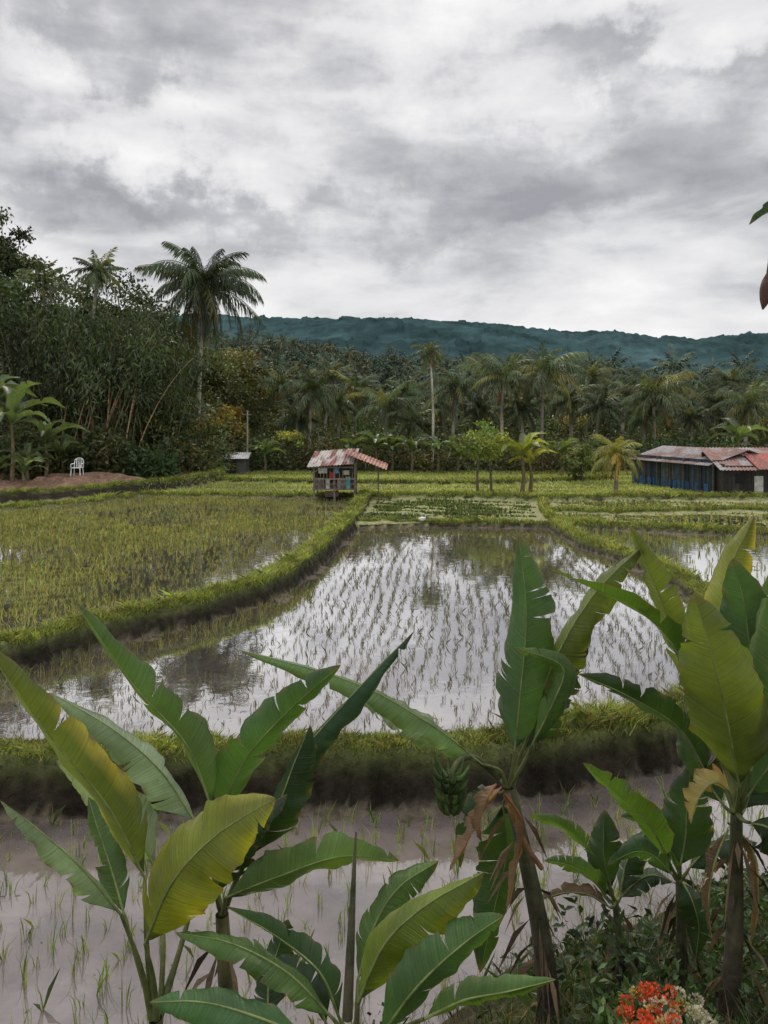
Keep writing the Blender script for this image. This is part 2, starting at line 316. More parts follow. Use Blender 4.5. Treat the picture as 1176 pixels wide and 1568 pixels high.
# ---------------------------------------------------------------- palms / trees
def palm_parts(base,top,L,nf,nl,seed,lw=.09,g=(.05,.075,.022),dead=3,tr=.17,bend=(65,110),ribn=10,trc=(.16,.135,.11),emin=-45,ll=.2,droop=(.15,.65),ybrown=.2,dc=(.18,.105,.045)):
    r=np.random.default_rng(seed);parts=[];base=np.array(base,float);top=np.array(top,float)
    t=np.linspace(0,1,12)[:,None];mid=base+(top-base)*t;mid[:,0]+=np.sin(t[:,0]*np.pi)*r.uniform(-.03,.03)*np.linalg.norm(top-base)
    V,Fq=tube(mid,np.linspace(tr*1.25,tr*.75,12),7);c=np.array(trc)*(1+.35*np.sin(V[:,2]*14))[:,None]
    parts.append((V,Fq,c,1))
    for k in range(nf+dead):
        isd=k>=nf
        az=k*2.39996+r.uniform(-.4,.4);e=math.radians(82-(82-emin)*(k/nf)**.9+r.uniform(-10,10)) if not isd else math.radians(r.uniform(-75,-50))
        bd=math.radians(r.uniform(*bend)) if not isd else math.radians(25)
        Lk=L*r.uniform(.75,1.1)*(1 if k>3 else .8)*(.72 if isd else 1);n=ribn
        tt=np.linspace(0,1,n+1);ang=np.maximum(e-bd*tt**1.2,-1.5)
        st=Lk/n;h=np.concatenate([[0],np.cumsum(np.cos(ang[:-1])*st)]);zz=np.concatenate([[0],np.cumsum(np.sin(ang[:-1])*st)])
        sw=r.uniform(-.15,.15)*tt**2*Lk
        ca,sa=math.cos(az),math.sin(az)
        P=top+np.stack([h*ca-sw*sa,h*sa+sw*ca,zz],1)
        gc=np.array(g)*r.uniform(.5,1.6);
        if r.random()<ybrown: gc=gc*np.array([1.6,1.2,.8])
        if isd: gc=np.array(dc)*r.uniform(.4,1.2)
        V,Fq=tube(P,np.linspace(.045,.012,n+1)*(L/4.5),4);parts.append((V,Fq,gc*1.4+.01,0))
        tl=np.linspace(.1,.99,nl);Pl=np.stack([np.interp(tl,tt,P[:,a]) for a in range(3)],1)
        T=nrm(np.stack([np.interp(tl,tt,np.gradient(P[:,a])) for a in range(3)],1));dr_=r.uniform(*droop)
        for sg in(-1,1):
            sd=np.array([-sa,ca,0])*sg
            D=sd*(.75-.45*tl[:,None])+T*(.35+.6*tl[:,None])+np.array([0,0,-1.])*dr_+r.normal(size=(nl,3))*.14
            if isd: D=D+np.array([0,0,-.8])
            ln=Lk*ll*np.sin(np.pi*(.15+.78*tl))**.6*r.uniform(.7,1.15,nl)
            V,Fq,c=leaves(Pl,D,ln,lw,gc*r.uniform(.7,1.3,(nl,1)),.22,wv=T)
            parts.append((V,Fq,c,0))
    return parts
def palm(name,u,vc,d,L,seed,zb=1.,**k):
    top=S(u,vc,d);base=np.array([top[0]+k.pop('off',0.),d,zb-.1])
    return build(name,palm_parts(base,top,L,seed=seed,**k),[M_fol,M_bark])
palm('coconut_palm',312,432,70,6.2,1,nf=46,nl=62,lw=.12,off=-.7,tr=.17,dead=7,g=(.036,.052,.024),trc=(.28,.25,.21),emin=-78,ll=.24,droop=(.3,1.1),bend=(50,110),ribn=14,ybrown=.12,dc=(.15,.09,.045))
palm('areca_palm',658,537,72,2.2,5,nf=18,nl=26,lw=.10,off=.2,tr=.11,dead=2,trc=(.34,.31,.25),emin=-60,ll=.28,g=(.05,.066,.028))
pl=[(478,600,76,3.9),(520,618,81,3.4),(592,622,80,3.8),(700,592,80,4.1),(772,577,77,4.5),(833,566,77,4.8),(920,622,80,3.6),(1000,603,76,4.6),(1148,622,78,4.1),(1060,640,80,3.2),(630,645,79,3.2),(545,600,84,3.8),(735,625,82,3.4),(870,612,84,3.8),(960,605,86,3.8),(1095,618,86,3.8),(430,590,84,3.6),(1200,610,84,4.4),(800,628,78,3.0),(1030,590,100,3.8),(675,622,90,3.6),(255,640,66,3.6),(66,432,68,3.0),(150,415,68,3.0),(505,573,98,3.6),(740,566,100,3.8),(905,576,100,3.9),(1120,586,102,3.8),(620,600,100,3.6),(985,640,77,2.8),(455,640,77,2.8)]
for q,(u,v,d,L) in enumerate(pl):
    palm('coconut_palm',u,v,d,L,30+q,nf=25,nl=34,lw=.125,dead=3,g=(.066,.088,.042) if q%3 else (.045,.062,.030),off=random.uniform(-.8,.8),bend=(45,100),trc=(.26,.23,.19),ll=.24,droop=(.2,.9),ybrown=.2)
palm('young_coconut_palm',945,695,52,2.3,99,nf=24,nl=36,lw=.07,dead=4,g=(.14,.14,.04),tr=.12,off=-.1,bend=(60,120),ll=.28,ybrown=.25,emin=-30)
def tree_parts(base,h,cr,seed,g,ncl=36,per=70,ls=.35,squash=.75,th=.35,tr=.16,multi=1,lean=0,droop=.2):
    r=np.random.default_rng(seed);parts=[];base=np.array(base,float)
    cz=h-cr*squash;cen=base+[lean,0,cz]
    for m in range(multi):
        b=base+[(m-(multi-1)/2)*.9,0,-.2];tp=cen+[(m-(multi-1)/2)*.5,0,-cr*squash*.3]
        P=crom([b,b*.5+tp*.5+[r.uniform(-.2,.2),0,0],tp],8);V,Fq=tube(P,np.linspace(tr,tr*.5,8),6);parts.append((V,Fq,(.11,.09,.07),1))
    a=nrm(r.normal(size=(ncl,3)))*(r.random((ncl,1))**.4);cc=a*[cr,cr,cr*squash];cc*=(1+.3*np.sin(a[:,:1]*5+a[:,2:]*4+seed));cc=cc+cen
    for q in range(0,ncl,4):
        P=crom([cen-[0,0,cr*squash*.6],(cen+cc[q])/2-[0,0,.1*cr],cc[q]],5);V,Fq=tube(P,np.linspace(tr*.4,.02,5),4);parts.append((V,Fq,(.10,.08,.06),1))
    n=ncl*per;C0=np.repeat(cc,per,axis=0)+r.normal(size=(n,3))*[cr*.14,cr*.14,cr*.10]
    D=nrm(r.normal(size=(n,3)))+[0,0,-droop]
    clc=np.repeat(r.uniform(.4,1.8,(ncl,1)),per,axis=0);hue=np.repeat(r.uniform(-.2,.35,(ncl,1)),per,axis=0)
    c=np.array(g)*clc*r.uniform(.7,1.3,(n,1));c=c*np.concatenate([1+hue,1+hue*.3,1-hue*.3],1)
    V,Fq,c=leaves(C0,D,ls*r.uniform(.6,1.3,n),ls*.55,c,.1)
    parts.append((V,Fq,c,0));return parts
def tree(name,u,vt,d,cr,seed,g=(.045,.065,.02),zb=1.,**k):
    t=S(u,vt,d);return build(name,tree_parts((t[0],d,zb),t[2]-zb,cr,seed,g,**k),[M_fol,M_bark])
for q,(u,v,d,cr,g) in enumerate([(5,328,70,3.0,(.03,.042,.016)),(-60,350,74,5,(.03,.042,.016)),(20,405,64,4.2,(.03,.045,.016)),(78,425,72,4.3,(.03,.045,.016)),(140,425,74,3.6,(.03,.045,.018)),(190,440,74,4.0,(.03,.045,.016)),(248,460,76,4.2,(.035,.05,.018)),(285,515,80,4.,(.07,.08,.02)),(345,520,82,4.5,(.06,.065,.022)),(390,555,90,4.5,(.05,.06,.02)),(235,585,66,3.2,(.04,.055,.018)),(345,620,74,2.6,(.11,.09,.02)),(265,620,68,2.2,(.09,.085,.025)),(-110,430,60,6,(.035,.05,.018))]):
    tree('broadleaf_tree',u,v,d,cr,200+q,g=g,ncl=62,per=75,ls=.42,squash=1.15 if v<500 else .9,zb=1.3)
for q in range(26):
    u=370+q*35+random.uniform(-14,14);d=random.uniform(88,108);v=random.uniform(612,655)
    g=random.choice([(.026,.038,.015),(.04,.052,.018),(.022,.034,.015),(.09,.085,.025),(.03,.046,.016),(.055,.062,.02)])
    tree('broadleaf_tree',u,v,d,random.uniform(2.4,4.4),300+q,g=g,ncl=40,per=55,ls=.42,squash=.85)
tree('papaya_tree',742,652,52,1.8,400,g=(.10,.135,.03),ncl=34,per=60,ls=.26,squash=.62,multi=2,tr=.1)
tree('shrub_tree',890,660,60,1.8,401,g=(.055,.078,.023),ncl=26,per=60,ls=.3,squash=1.0,tr=.1)
tree('shrub_tree',445,655,72,1.5,402,g=(.15,.17,.04),ncl=20,per=45,ls=.28,squash=.6,tr=.07)
tree('shrub_tree',1080,690,64,1.5,403,g=(.11,.11,.03),ncl=20,per=45,ls=.28,squash=.7,tr=.07)
def bamboo():
    r=np.random.default_rng(11);parts=[];LC=[];LD=[];LCo=[]
    for q in range(130):
        front=q<44
        bx=r.uniform(-28,-17.0) if not front else r.normal()*1.3-21.8;by=r.uniform(60,66) if not front else r.uniform(57.5,60);h=r.uniform(11,17) if not front else r.uniform(9.5,13);az=r.uniform(0,2*math.pi);sp=r.uniform(.5,4.)
        ox,oy=(math.cos(az)*sp+.3,math.sin(az)*sp*.7) if not front else (r.uniform(-1.5,5.),r.uniform(-1.2,.5))
        t=np.linspace(0,1,12);P=np.stack([bx+ox*t**1.4,by+oy*t**1.6,1.2+h*(t-.16*t**3)],1)
        c=np.array((.42,.27,.16))*r.uniform(.5,1.2) if (front and r.random()<.75) else (.13,.12,.06)
        V,Fq=tube(P,np.linspace(.06,.015,12),4);parts.append((V,Fq,c,1))
        m=215 if not front else 160;tt=r.random(m)**.7*.72+.28
        if front: tt=np.where(r.random(m)<.12,.25+.4*r.random(m),.64+.36*r.random(m))
        c0=np.stack([np.interp(tt,t,P[:,a]) for a in range(3)],1)+r.normal(size=(m,3))*[.7,.7,.5]
        LC.append(c0);LD.append(nrm(r.normal(size=(m,3))*[1,1,.5]+[0,0,-.9]))
        cc=np.array([.030,.044,.017])*r.uniform(.35,1.9)*r.uniform(.6,1.4,(m,1));LCo.append(cc)
    C0=np.concatenate(LC);D=np.concatenate(LD);V,Fq,c=leaves(C0,D,.55*rng.uniform(.6,1.3,len(C0)),.12,np.concatenate(LCo),.2)
    parts.append((V,Fq,c,0));build('bamboo_thicket',parts,[M_fol,M_bark])
bamboo()
def under(name,rects,n,ls,g):
    PC=[];CC=[]
    for (x0,x1,y0,y1,zb,h) in rects:
        m=int(n*(x1-x0));x=rng.uniform(x0,x1,m);y=rng.uniform(y0,y1,m);f=fbm(x*.35,y*.35,91)
        z=zb+rng.random(m)*h*np.clip(-.25+2.3*f,.05,2);PC.append(np.stack([x,y,z],1))
        cl=fbm(x*.8+z,y*.8+z,95)[:,None];hu=fbm(x*.25,y*.25,97);c=np.array(g)*(.1+1.8*cl)*rng.uniform(.6,1.5,(m,1));c[:,0]*=.8+.8*np.clip(hu*3-1.1,0,1);CC.append(c)
    P=np.concatenate(PC);V,Fq,c=leaves(P,rng.normal(size=P.shape)+[0,0,.2],ls*rng.uniform(.6,1.4,len(P)),ls*.4,np.concatenate(CC),.15)
    build(name,[(V,Fq,c,0)],[M_fol])
under('understory_shrubs',[(-14,42,71,80,.9,2.6),(-34,-13,61,70,1.4,3.4),(-27.5,-15,55.5,58.5,1.4,2.8),(-40,-24,55,60,1.4,1.8),(-20,45,84,95,.9,3.6)],560,.45,(.042,.058,.02))
fg=group('forest',(0,110,1))
vars_=[]
for q in range(5):
    g=[(.030,.046,.028),(.044,.058,.030),(.022,.036,.024),(.066,.070,.03),(.05,.058,.03)][q]
    vars_.append(make_mesh('forest_tree',tree_parts((0,0,0),11,4.6,500+q,g,ncl=22,per=24,ls=1.0,squash=.8),[M_forest,M_bark]))
for q in range(4):
    vars_.append(make_mesh('forest_palm',palm_parts((0,0,0),(.4,0,11.5),4.4,16,13,520+q,lw=.30,g=(.052,.072,.044),dead=1,ribn=7,bend=(40,85),ll=.25,ybrown=.08),[M_forest,M_bark]))
for yy in np.arange(112,440,9.):
    hw=.56*yy+12;stp=7.4+ (yy-110)*.006
    for xx in np.arange(-hw,hw,stp):
        x=xx+random.uniform(-3.5,3.5);y=yy+random.uniform(-4,4)
        z=1.0+np.interp(x/400.,RB,RZ)*float(sstep((y-110)/310.))
        pal=random.random()<(.6 if x>.05*y else .25)
        me=random.choice(vars_[5:]) if pal else random.choice(vars_[:5])
        s=random.uniform(.55,1.1)*(1.0 if pal else .95)
        o=bpy.data.objects.new('forest_tree',me);o.scale=(s,s,s*random.uniform(.85,1.2));o.rotation_euler=(0,0,random.uniform(0,6.28))
        o.parent=fg;o.location=(x,y-110,z-1.6);col.objects.link(o)
hx=np.arange(-1900,1900,5.);hy=np.concatenate([np.arange(900,2300,16.)])
HX,HY=np.meshgrid(hx,hy)
b=HX/1800.*1200+588
rz=np.interp(b,[-400,0,100,250,400,520,640,760,900,980,1060,1176,1400],[262,256,252,238,229,228,224,214,194,182,182,197,228])
t=sstep((HY-950)/850.)
HZ=rz*t*(1-.35*sstep((HY-1830)/400.))+(fbm(HX*.006,HY*.006,41,5)-.5)*80*t*(1-sstep((HY-1500)/300.))
HZ+=vnoise(HX/14.,HY/14.,44)*7+vnoise(HX/8.,HY/12.,45)*5-4+np.where(vnoise(HX/30.,HY/20.,47)>.86,6,0)
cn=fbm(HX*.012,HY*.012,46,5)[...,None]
HC=np.array([.038,.070,.073])*(.4+1.2*cn)+np.array([.035,.048,.054])*sstep((fbm(HX*.004,HY*.006,48)[...,None]-.42)*4)*(1-t[...,None])  # teal haze painted into the canopy colour, paler patches low on the slope
ny,nx=HX.shape;i=np.arange(ny-1)[:,None]*nx;j=np.arange(nx-1)[None]
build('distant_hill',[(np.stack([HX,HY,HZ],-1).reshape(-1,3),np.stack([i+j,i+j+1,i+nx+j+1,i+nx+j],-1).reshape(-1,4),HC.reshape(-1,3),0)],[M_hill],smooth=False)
# ---------------------------------------------------------------- banana leaves
CAM=np.array([0,0,EYE])
def bleaf(pts,Wd,c,roll=0.,fold=.28,tears=3,seed=0,ref=None,n=48,wave=.07,edge=None,rib=(.17,.21,.07),ribr=.009):
    r=np.random.default_rng(seed);P=crom(pts,n);T=nrm(np.gradient(P,axis=0))
    if ref is None:
        vd=nrm(P.mean(0)-CAM);S0=nrm(np.cross(T,np.tile(vd,(n,1))))
    else: S0=nrm(np.cross(T,np.tile(np.array(ref,float),(n,1))))
    N0=np.cross(S0,T);roll_=roll+np.linspace(-.2,.3,n)*r.uniform(-1,1)
    Sd=S0*np.cos(roll_)[:,None]+N0*np.sin(roll_)[:,None];Nn=np.cross(Sd,T)
    seg=np.linalg.norm(np.diff(P,axis=0),axis=1);Ls=np.concatenate([[0],np.cumsum(seg)]);Lt=Ls[-1]
    tt=np.linspace(0,1,n);parts=[];c=np.array(c,float);nv=9
    def at(A,t): return np.stack([np.interp(t,tt,A[:,k]) for k in range(3)],-1)
    for sg in(-1,1):
        cuts=np.sort(r.uniform(.12,.93,tears));cuts=np.concatenate([[0],cuts,[1]]);ph=r.uniform(0,6);ph2=r.uniform(0,6);fs=fold+r.uniform(-.18,.32)
        for a,b_ in zip(cuts[:-1],cuts[1:]):
            m=max(3,int((b_-a)*n)+2);tv=np.linspace(a,b_,m);tm=(a+b_)/2;gap=min(r.uniform(.01,.12),.03/max(b_-a,.02)) if tears else 0;dr=r.normal()*.13 if tears else 0;v0=r.uniform(.05,.6)
            vv=np.linspace(0,1,nv+1);TT,VV=np.meshgrid(tv,vv,indexing='ij')
            lo=0 if a==0 else 1;hi=0 if b_==1 else 1
            g=np.where(TT>tm,hi,lo)*gap;T2=TT-(TT-tm)*g*np.clip((VV-v0)/(1-v0),0,1)*2*.9
            f=np.clip(TT/.16,0,1)**.6*np.clip(1-np.clip((TT-.38)/.62,0,1)**1.9,0,1)**.8
            w=Wd*.5*f*VV*(1+.03*np.sin(TT*40+ph)+.02*np.sin(TT*93+ph2))
            T2=np.clip(T2+.07*VV**1.5*(1-TT),0,1)
            fa=fs+dr*np.clip(VV-v0,0,1)*1.4+.3*VV**2
            off=np.sin(TT*19+ph)*wave*Wd*VV**1.5+np.sin(TT*47+ph2)*wave*.4*Wd*VV**2
            Vx=at(P,T2)+at(Sd,T2)*(sg*w*np.cos(fa))[...,None]+at(Nn,T2)*(w*np.sin(fa)+off*f)[...,None]
            I=np.arange(m-1)[:,None]*(nv+1);J=np.arange(nv)[None]
            Fq=np.stack([I+J,I+J+1,I+nv+2+J,I+nv+1+J],-1).reshape(-1,4)
            cc=np.tile(c,(m*(nv+1),1)).reshape(m,nv+1,3)*(1+.15*np.sin(TT*9+ph))[...,None]*(1+.10*sg)
            if edge is not None:
                e=np.clip((VV-.45)/.5,0,1)*np.clip(.5+.8*np.sin(TT*8+ph2),0,1);cc=cc*(1-e[...,None])+np.array(edge)*e[...,None]
            be=np.clip((VV-.84)/.16,0,1)*np.clip(np.sin(TT*33+ph)*2-.9,0,1);cc=cc*(1-be[...,None])+np.array([.14,.095,.035])*be[...,None]
            tb=np.clip((TT-.93)/.07,0,1)[...,None]*.7;cc=cc*(1-tb)+np.array([.12,.08,.03])*tb
            uv=np.stack([T2*Lt+sg*7.+seed,w,0*w+sg],-1).reshape(-1,3)
            parts.append((Vx.reshape(-1,3),Fq,cc.reshape(-1,3),0,uv))
    V,Fq=tube(P[:-1],np.linspace(ribr,ribr*.2,n-1),6);parts.append((V,Fq,np.array(rib)*1.,1))
    return parts
def petiole(pts,r0,r1,c=(.13,.16,.05)):
    P=crom(pts,14);V,Fq=tube(P,np.linspace(r0,r1,14),7);return (V,Fq,c,1)
def PX(l): return [S(*p) for p in l]
M_stalk=colmat('banana_stalk',.6,0,.25,6.,.5,.4,14.)
def plant(name,base,crown,stem_r,specs,seed,stemc=(.07,.05,.035),extra=None):
    b=np.array(base);g=group(name,tuple(b));cr=S(*crown)
    P=crom([b-[0,0,.2],b*.6+cr*.4+[.04,0,0],cr],12);V,Fq=tube(P,np.linspace(stem_r*1.25,stem_r*.6,12),12)
    nn=vnoise(V[:,0]*30,V[:,2]*6,seed)[:,None];c=np.array(stemc)*(.4+1.2*nn)+np.array([.03,.05,.01])*(V[:,2:3]-b[2])/(cr[2]-b[2]+.01)
    sp=[(V,Fq,c,0)]
    for q in range(34):
        t=rng.uniform(.1,.98);p0=P[int(t*11)];a=rng.uniform(0,6.28);o=np.array([math.cos(a),math.sin(a),0])*stem_r*.9
        V,Fq,c=leaves([p0+o],[np.array([o[0]*5,o[1]*5,-.3])],rng.uniform(.12,.45),.045,np.array([.15,.10,.055])*rng.uniform(.25,1.3),.4);sp.append((V,Fq,c,0))
    build('pseudostem',sp,[M_stalk],True,g)
    for k,s in enumerate(specs):
        pts=PX(s['p']);d=np.mean([p[2] for p in s['p']]);W=s['w']/FL*d
        lp=bleaf(pts,W,s['c'],s.get('roll',.2),s.get('fold',.28),s.get('tears',3),seed*31+k,edge=s.get('edge'),wave=s.get('wave',.07))
        root=PX(s['root']) if 'root' in s else [cr]
        pe=petiole(root+[pts[0]] if len(root)>1 else [root[0],(root[0]+pts[0])/2+[0,0,-.02],pts[0]],.022,.010,s.get('pc',(.12,.14,.045)))
        build('leaf_%d'%(k+1),lp+[pe],[M_ban,M_stalk],True,g)
    if extra: extra(g)
    return g
G1=(.062,.122,.024);G2=(.042,.092,.028);PALE=(.17,.24,.14);YG=(.15,.175,.018);DK=(.024,.052,.016);OL=(.09,.125,.022);EY=(.36,.31,.03);BR=(.20,.125,.065)
def gz(x,y): return float(terrain(np.array([x]),np.array([y]))[0][0])
bx,by=-1.4,5.1
plant('banana_plant',(bx,by,gz(bx,by)),(238,1560,5.0),.07,[
 dict(p=[(222,1345,4.9),(165,1235,4.75),(75,1125,4.6),(-25,985,4.45)],w=92,c=OL,roll=.45,edge=EY,root=[(236,1560,5.0),(225,1450,4.95)],fold=.4,tears=2),
 dict(p=[(325,1240,5.4),(285,1140,5.4),(205,1050,5.3),(113,920,5.2)],w=80,c=G1,roll=.85,root=[(245,1560,5.1),(290,1400,5.3)],fold=.5,tears=2),
 dict(p=[(300,1260,5.6),(245,1180,5.7),(170,1115,5.8),(75,1060,5.9)],w=76,c=PALE,roll=-.5,root=[(240,1560,5.1),(290,1400,5.4)]),
 dict(p=[(185,1400,4.8),(130,1335,4.7),(70,1280,4.6),(0,1225,4.5)],w=52,c=PALE,roll=-.7,root=[(232,1560,5.0),(215,1480,4.9)]),
 dict(p=[(222,1445,4.7),(265,1350,4.55),(330,1280,4.5),(422,1222,4.5)],w=135,c=YG,roll=.2,root=[(240,1560,5.0),(235,1500,4.85)],fold=.2,tears=2,edge=(.26,.26,.02)),
 dict(p=[(240,1330,5.5),(190,1250,5.6),(130,1190,5.7),(85,1165,5.8)],w=75,c=PALE,roll=.5,root=[(245,1560,5.1),(250,1430,5.3)],tears=5),
 dict(p=[(190,1400,5.2),(170,1330,5.3),(150,1270,5.4),(135,1220,5.5)],w=60,c=G1,roll=.3),
],1)
bx,by=-1.15,5.7
plant('banana_plant',(bx,by,gz(bx,by)),(340,1400,5.6),.08,[
 dict(p=[(332,1260,5.6),(375,1165,5.5),(440,1090,5.4),(522,1018,5.3)],w=80,c=G2,roll=-.35,root=[(340,1400,5.6),(325,1320,5.6)],fold=.4),
 dict(p=[(405,1270,5.7),(450,1170,5.7),(530,1075,5.6),(634,966,5.5)],w=58,c=(.03,.07,.035),roll=.8,root=[(342,1400,5.6),(370,1330,5.65)],fold=.5,tears=1),
 dict(p=[(385,1310,5.3),(425,1235,5.2),(450,1170,5.2),(475,1110,5.2)],w=80,c=DK,roll=.5,root=[(342,1400,5.6),(360,1350,5.4)]),
 dict(p=[(345,1375,5.2),(420,1345,5.0),(520,1312,4.95),(612,1318,5.0)],w=72,c=(.08,.14,.045),roll=-.7),
 dict(p=[(330,1370,5.3),(350,1300,5.2),(390,1250,5.1),(440,1215,5.1)],w=80,c=DK,roll=.6),
],2,stemc=(.09,.07,.04))
def spear(g):
    V,Fq=tube(crom([S(532,1560,4.4),S(538,1420,4.4),S(545,1275,4.4)],10),[.03,.027,.024,.018,.012,.005],8);build('dry_spear_leaf',[(V,Fq,(.09,.085,.05),0)],[M_stalk],True,g)
bx,by=-.2,4.4
plant('banana_plant',(bx,by,gz(bx,by)),(545,1590,4.4),.06,[
 dict(p=[(548,1535,4.3),(590,1445,4.2),(655,1385,4.15),(742,1335,4.1)],w=112,c=(.12,.17,.02),roll=.2,fold=.3,edge=(.24,.25,.03),tears=1),
 dict(p=[(548,1500,4.6),(570,1425,4.7),(610,1360,4.8),(672,1318,4.9)],w=85,c=G1,roll=.3,fold=.4),
 dict(p=[(580,1590,4.1),(640,1510,4.0),(710,1445,4.0),(772,1402,4.0)],w=88,c=(.06,.125,.035),roll=-.4,tears=2,fold=.35),
 dict(p=[(650,1560,4.1),(710,1532,4.1),(780,1518,4.15),(852,1500,4.2)],w=52,c=G1,roll=-.7,tears=1),
 dict(p=[(510,1560,4.4),(440,1490,4.4),(355,1445,4.4),(268,1428,4.4)],w=56,c=G1,roll=-.7),
 dict(p=[(490,1600,4.0),(400,1560,3.9),(310,1535,3.9),(228,1535,3.9)],w=70,c=(.05,.12,.035),roll=-.55,tears=1),
 dict(p=[(410,1560,4.8),(412,1500,4.9),(425,1455,5.0),(442,1408,5.0)],w=65,c=DK,roll=.3),
 dict(p=[(520,1560,4.5),(490,1490,4.5),(425,1435,4.6),(345,1388,4.6)],w=50,c=G2,roll=.7),
 dict(p=[(500,1570,4.6),(480,1520,4.6),(440,1490,4.7),(390,1480,4.7)],w=60,c=DK,roll=.4),
],3,extra=spear)
def bunch(g):
    pr=[];c0=S(690,1210,6.1);top=S(765,1190,6.5)
    pr.append(petiole([top,S(725,1160,6.4),S(695,1175,6.1),S(688,1245,6.1)],.03,.02,(.07,.08,.03)))
    for k in range(4):
        for a in np.linspace(0,2*math.pi,9,endpoint=False):
            z=.13-k*.085;rr=.10-.010*k;a=a+rng.normal()*.15;o=np.array([math.cos(a+k*.3),math.sin(a+k*.3),0])
            P=crom([c0+o*.03+[0,0,z-.04],c0+o*rr+[0,0,z-.02],c0+o*(rr+.05)+[0,0,z+.07+rng.normal()*.01]],6);V,Fq=tube(P,[.008,.018,.021,.019,.013,.004],6)
            pr.append((V,Fq,np.array([.06,.10,.025])*rng.uniform(.5,1.4),1))
    build('banana_bunch',pr,[M_stalk,M_stalk],True,g)
    for (p,w) in [([(768,1205,6.2),(742,1238,6.1),(715,1290,6.),(688,1335,6.)],52),([(772,1215,6.2),(800,1260,6.2),(790,1330,6.2),(775,1400,6.2)],30),([(760,1200,6.1),(745,1225,6.05),(735,1260,6.),(738,1290,6.)],40)]:
        build('dead_leaf',bleaf(PX(p),w/FL*6.3,BR,.6,.9,6,int(w),wave=.16,rib=(.2,.1,.04)),[M_ban,M_stalk],True,g)
    V,Fq=tube(crom(PX([(775,1215,6.4),(800,1285,6.3),(830,1330,6.3)]),8),[.03,.025,.02],8);build('old_petiole',[(V,Fq,(.17,.09,.04),0)],[M_stalk],True,g)
bx,by=1.42,6.6
plant('banana_plant',(bx,by,gz(bx,by)),(780,1205,6.5),.085,[
 dict(p=[(788,1150,6.4),(797,1060,6.4),(806,940,6.45),(794,818,6.5)],w=108,c=G2,roll=.1,fold=.15,tears=4),
 dict(p=[(738,1170,6.4),(660,1110,6.2),(540,1045,6.1),(365,995,6.0)],w=52,c=(.10,.17,.06),roll=-.8,root=[(776,1205,6.5),(765,1180,6.45)]),
 dict(p=[(700,1150,6.9),(640,1105,7.0),(590,1075,7.1),(540,1055,7.2)],w=60,c=(.12,.18,.09),roll=-.5,root=[(776,1205,6.5),(745,1175,6.7)]),
 dict(p=[(812,1120,6.5),(850,1010,6.4),(910,910,6.35),(985,835,6.3)],w=76,c=OL,roll=.55,tears=7,root=[(785,1205,6.5),(796,1160,6.5)],wave=.12),
 dict(p=[(800,1150,6.7),(830,1080,6.7),(865,1010,6.7),(900,950,6.7)],w=70,c=DK,roll=.6,tears=6,wave=.12),
 dict(p=[(815,1140,6.3),(850,1070,6.2),(860,1020,6.2),(790,992,6.2)],w=50,c=G1,roll=.2,tears=5),
 dict(p=[(770,1230,6.7),(775,1310,6.8),(755,1400,6.8),(735,1490,6.8)],w=85,c=DK,roll=.4,tears=4),
 dict(p=[(760,1215,6.6),(735,1225,6.6),(715,1270,6.6),(705,1330,6.6)],w=40,c=DK,roll=.3),
],4,extra=bunch,stemc=(.05,.038,.03))
bx,by=2.6,6.0
def hang(g):
    build('dead_leaf',bleaf(PX([(1120,1215,5.6),(1095,1198,5.5),(1070,1222,5.5),(1058,1262,5.5)]),.28,(.34,.28,.08),.5,.6,6,5,edge=(.35,.17,.08),wave=.14),[M_ban,M_stalk],True,g)
    build('dead_leaf',bleaf(PX([(1115,1260,5.9),(1150,1300,5.9),(1160,1380,5.9),(1150,1450,5.9)]),.16,BR,.3,.8,5,6,wave=.15),[M_ban,M_stalk],True,g)
    build('dead_leaf',bleaf(PX([(1115,1270,5.8),(1095,1320,5.8),(1085,1380,5.8),(1090,1440,5.8)]),.14,np.array(BR)*.6,.6,.9,6,8,wave=.18),[M_ban,M_stalk],True,g)
